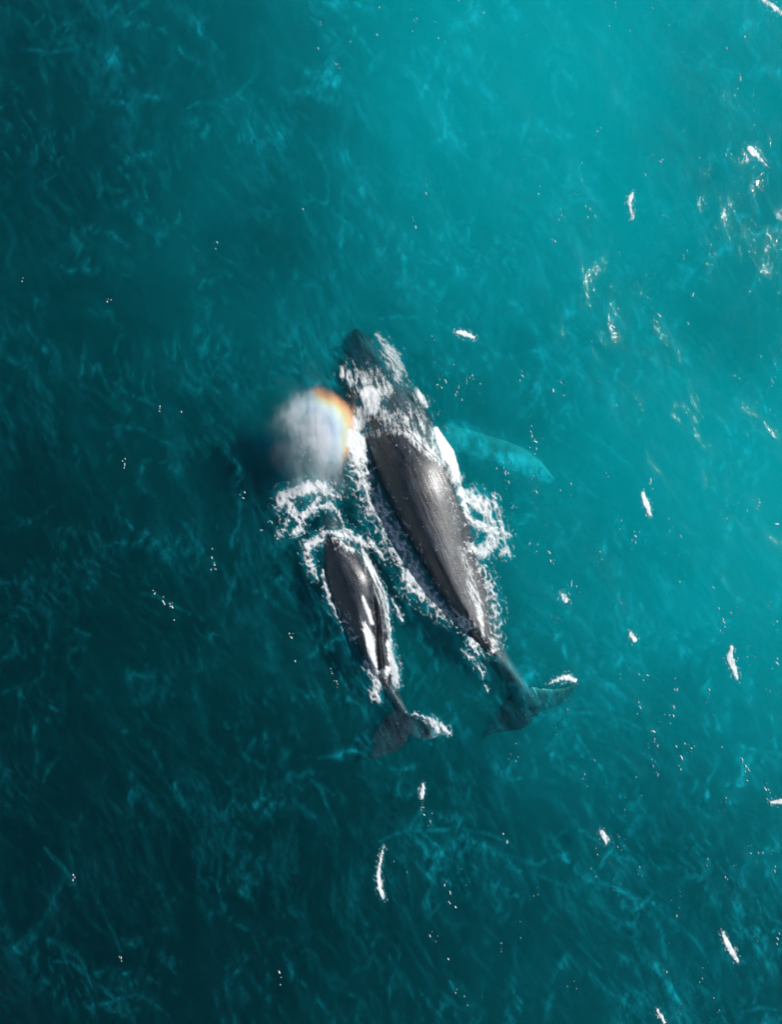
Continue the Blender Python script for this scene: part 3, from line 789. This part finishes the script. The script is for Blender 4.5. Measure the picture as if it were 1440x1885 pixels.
for i in range(170):       # finer ones, thicker towards the sunny side
    x_ = 640 + 800 * rng.rand() ** 0.7; y_ = 1885 * rng.rand()
    if rng.rand() > 0.25 + 0.75 * (x_ / 1440) ** 2: continue
    for q in range(rng.randint(1, 6)):
        s = 0.55 + 1.3 * rng.rand() ** 3
        xx, yy = x_ + rng.normal() * 7, y_ + rng.normal() * 16
        rs.append([(xx, yy, s, 1.1), (xx + s * 0.4, yy + s * 1.4, s * 0.8, 0.9)])
def fleck_mesh():
    V, F, A = [], [], []
    for st in rs:
        (x0, y0, r0, s0), (x1, y1, r1, s1) = st
        n = 10
        a0 = rng.rand() * 6.28
        cx_, cy_ = (x0 + x1) / 2, (y0 + y1) / 2
        half = math.hypot(x1 - x0, y1 - y0) / 2 + max(r0, r1); dirx, diry = (x1 - x0), (y1 - y0)
        L = math.hypot(dirx, diry) + 1e-6; dirx /= L; diry /= L
        b = len(V)
        pts = [(cx_, cy_, 1.0)]
        for rr_, h_ in ((0.55, 0.75), (1.0, 0.0)):
            for k in range(n):
                t = 2 * math.pi * k / n
                jit = 1 + 0.45 * (rng.rand() - 0.5) * (1.6 if rr_ == 1.0 else 0.8)
                u_, w_ = half * 0.82 * math.cos(t) * rr_ * jit, max(r0, r1) * 0.55 * math.sin(t) * rr_ * jit
                pts.append((cx_ + dirx * u_ - diry * w_, cy_ + diry * u_ + dirx * w_, h_))
        for (pxx, pyy, hh) in pts:
            wx_, wy_ = W(pxx, pyy)
            V.append((wx_, wy_, hh)); A.append(0.55 + 0.45 * hh)
        for k in range(n):
            k2 = (k + 1) % n
            F.append((b, b + 1 + k2, b + 1 + k)); F.append((b + 1 + k, b + 1 + k2, b + 1 + n + k2)); F.append((b + 1 + k, b + 1 + n + k2, b + 1 + n + k))
    V = np.array(V)
    z = np.maximum(sea_surf(V[:, 0], V[:, 1]), whale_top(V[:, 0], V[:, 1]))
    V[:, 2] = z + 0.006 + 0.035 * V[:, 2]
    o = grid_mesh('foam_glint_flecks', V, F, mat=FOAM)
    attr(o.data, 'foam', np.array(A))
    tag(o, 'countless tiny white flecks of foam and painted sun glints scattered over the ripples', 'foam flecks', kind='stuff')
fleck_mesh()

# milky, bubble-filled water round the foam
sel = np.nonzero((np.abs(Vt[:, 0]) < 13) & (np.abs(Vt[:, 1]) < 17))[0]
mx, my = Vt[sel, 0], Vt[sel, 1]
kk = CAM_H / (CAM_H - np.maximum(Vt[sel, 2], -0.2))
mpx, mpy = mx * kk * PPM + 720, 942.5 - my * kk * PPM
milk = np.zeros(len(sel))
STROKES += [([(838, 792, 10, 0.8), (862, 804, 12, 0.9), (884, 820, 10, 0.8)], 0.50), ([(925, 842, 7, 0.8), (956, 852, 9, 1.0), (984, 862, 9, 0.9), (1012, 880, 4, 0.9)], 0.58),
            ([(870, 792, 5, 0.7), (930, 808, 5, 0.7), (975, 830, 5, 0.7)], 0.14)]
for ln in ([(36, 92), (62, 92), (90, 98), (130, 92), (165, 84), (200, 88)], [(120, 60), (142, 32), (160, 12)], [(222, 48), (245, 22), (268, 8)], [(60, 50), (82, 30)],
           [(452, 232), (478, 222), (505, 234), (524, 248), (530, 262)], [(345, 200), (368, 188), (395, 192), (410, 206)], [(105, 320), (90, 332), (60, 345)], [(190, 340), (215, 352), (230, 350)],
           [(690, 590), (730, 583), (770, 586), (812, 596), (850, 618), (890, 634), (930, 658), (960, 686)], [(860, 262), (895, 245), (940, 238)], [(1020, 368), (1045, 372), (1090, 366), (1130, 374)],
           [(700, 1548), (740, 1530), (790, 1528), (850, 1526), (900, 1535), (935, 1548), (948, 1560)], [(935, 1572), (965, 1584), (992, 1592), (1010, 1580), (1050, 1568)], [(1210, 1670), (1245, 1700), (1280, 1728), (1300, 1760)],
           [(1085, 1790), (1120, 1825), (1160, 1850), (1200, 1866)], [(990, 1318), (1040, 1312), (1100, 1312), (1145, 1324), (1180, 1340)], [(1040, 1300), (1100, 1296), (1150, 1310)],
           [(82, 1560), (100, 1580), (120, 1600), (138, 1628)], [(100, 1770), (130, 1770), (160, 1795), (190, 1820), (220, 1845), (248, 1872)], [(140, 1750), (158, 1790), (178, 1830)], [(180, 1660), (200, 1700), (222, 1750)],
           [(300, 1100), (325, 1118)], [(262, 1092), (290, 1098), (318, 1114), (350, 1130)], [(560, 1420), (590, 1450), (615, 1510), (625, 1540)], [(450, 1480), (468, 1510)],
           [(1376, 1860), (1400, 1854), (1430, 1858)], [(1440, 1700), (1420, 1690), (1405, 1665)], [(600, 60), (625, 52), (660, 66)], [(640, 150), (660, 200), (680, 235)], [(668, 165), (682, 200)],
           [(730, 520), (760, 528), (800, 545)], [(1180, 1000), (1200, 990), (1240, 985)], [(1340, 190), (1375, 215), (1380, 240)]):
    STROKES.append(([(a, b, 0.5 if i_ in (0, len(ln) - 1) else 1.5, 0.9) for i_, (a, b) in enumerate(ln)], 0.09 if ln[0][0] < 640 else 0.15))
for st, thin in STROKES:
    p = np.array([q[:2] for q in st]); rad = max(q[2] for q in st)
    near = np.nonzero((mpx > p[:, 0].min() - rad * 4) & (mpx < p[:, 0].max() + rad * 4) & (mpy > p[:, 1].min() - rad * 4) & (mpy < p[:, 1].max() + rad * 4))[0]
    e = seg_env(mpx[near], mpy[near], [[(a, b, c * 1.7 + 2, min(d, 1.0)) for a, b, c, d in st]])
    milk[near] = np.maximum(milk[near], e * thin)
milk = milk * np.clip(0.65 + 1.3 * fbm(mx * 2.6, my * 1.1, 5, 401, 0.65), 0.05, 1.6)
fv[sel] = np.maximum(fv[sel], np.clip(milk, 0, 0.75))
attr(sea.data, 'film', fv)

# ------------------------------------------------------------------ the blow
def blow():
    c = at(574, 795, 1.3); c.z = 0.22
    bm = bmesh.new()
    bmesh.ops.create_icosphere(bm, subdivisions=4, radius=1.0)
    for v in bm.verts:
        v.co = Vector((v.co.x * 1.95, v.co.y * 2.35, v.co.z * 0.88 + 0.87))
    me = bpy.data.meshes.new('water_spray'); bm.to_mesh(me); bm.free()
    me.materials.append(MIST)
    o = bpy.data.objects.new('water_spray', me); scene.collection.objects.link(o)
    o.location = c
    tag(o, 'soft white cloud of blown mist with an orange rainbow edge, between the calf and the head of the adult whale', 'mist', kind='stuff')
blow()
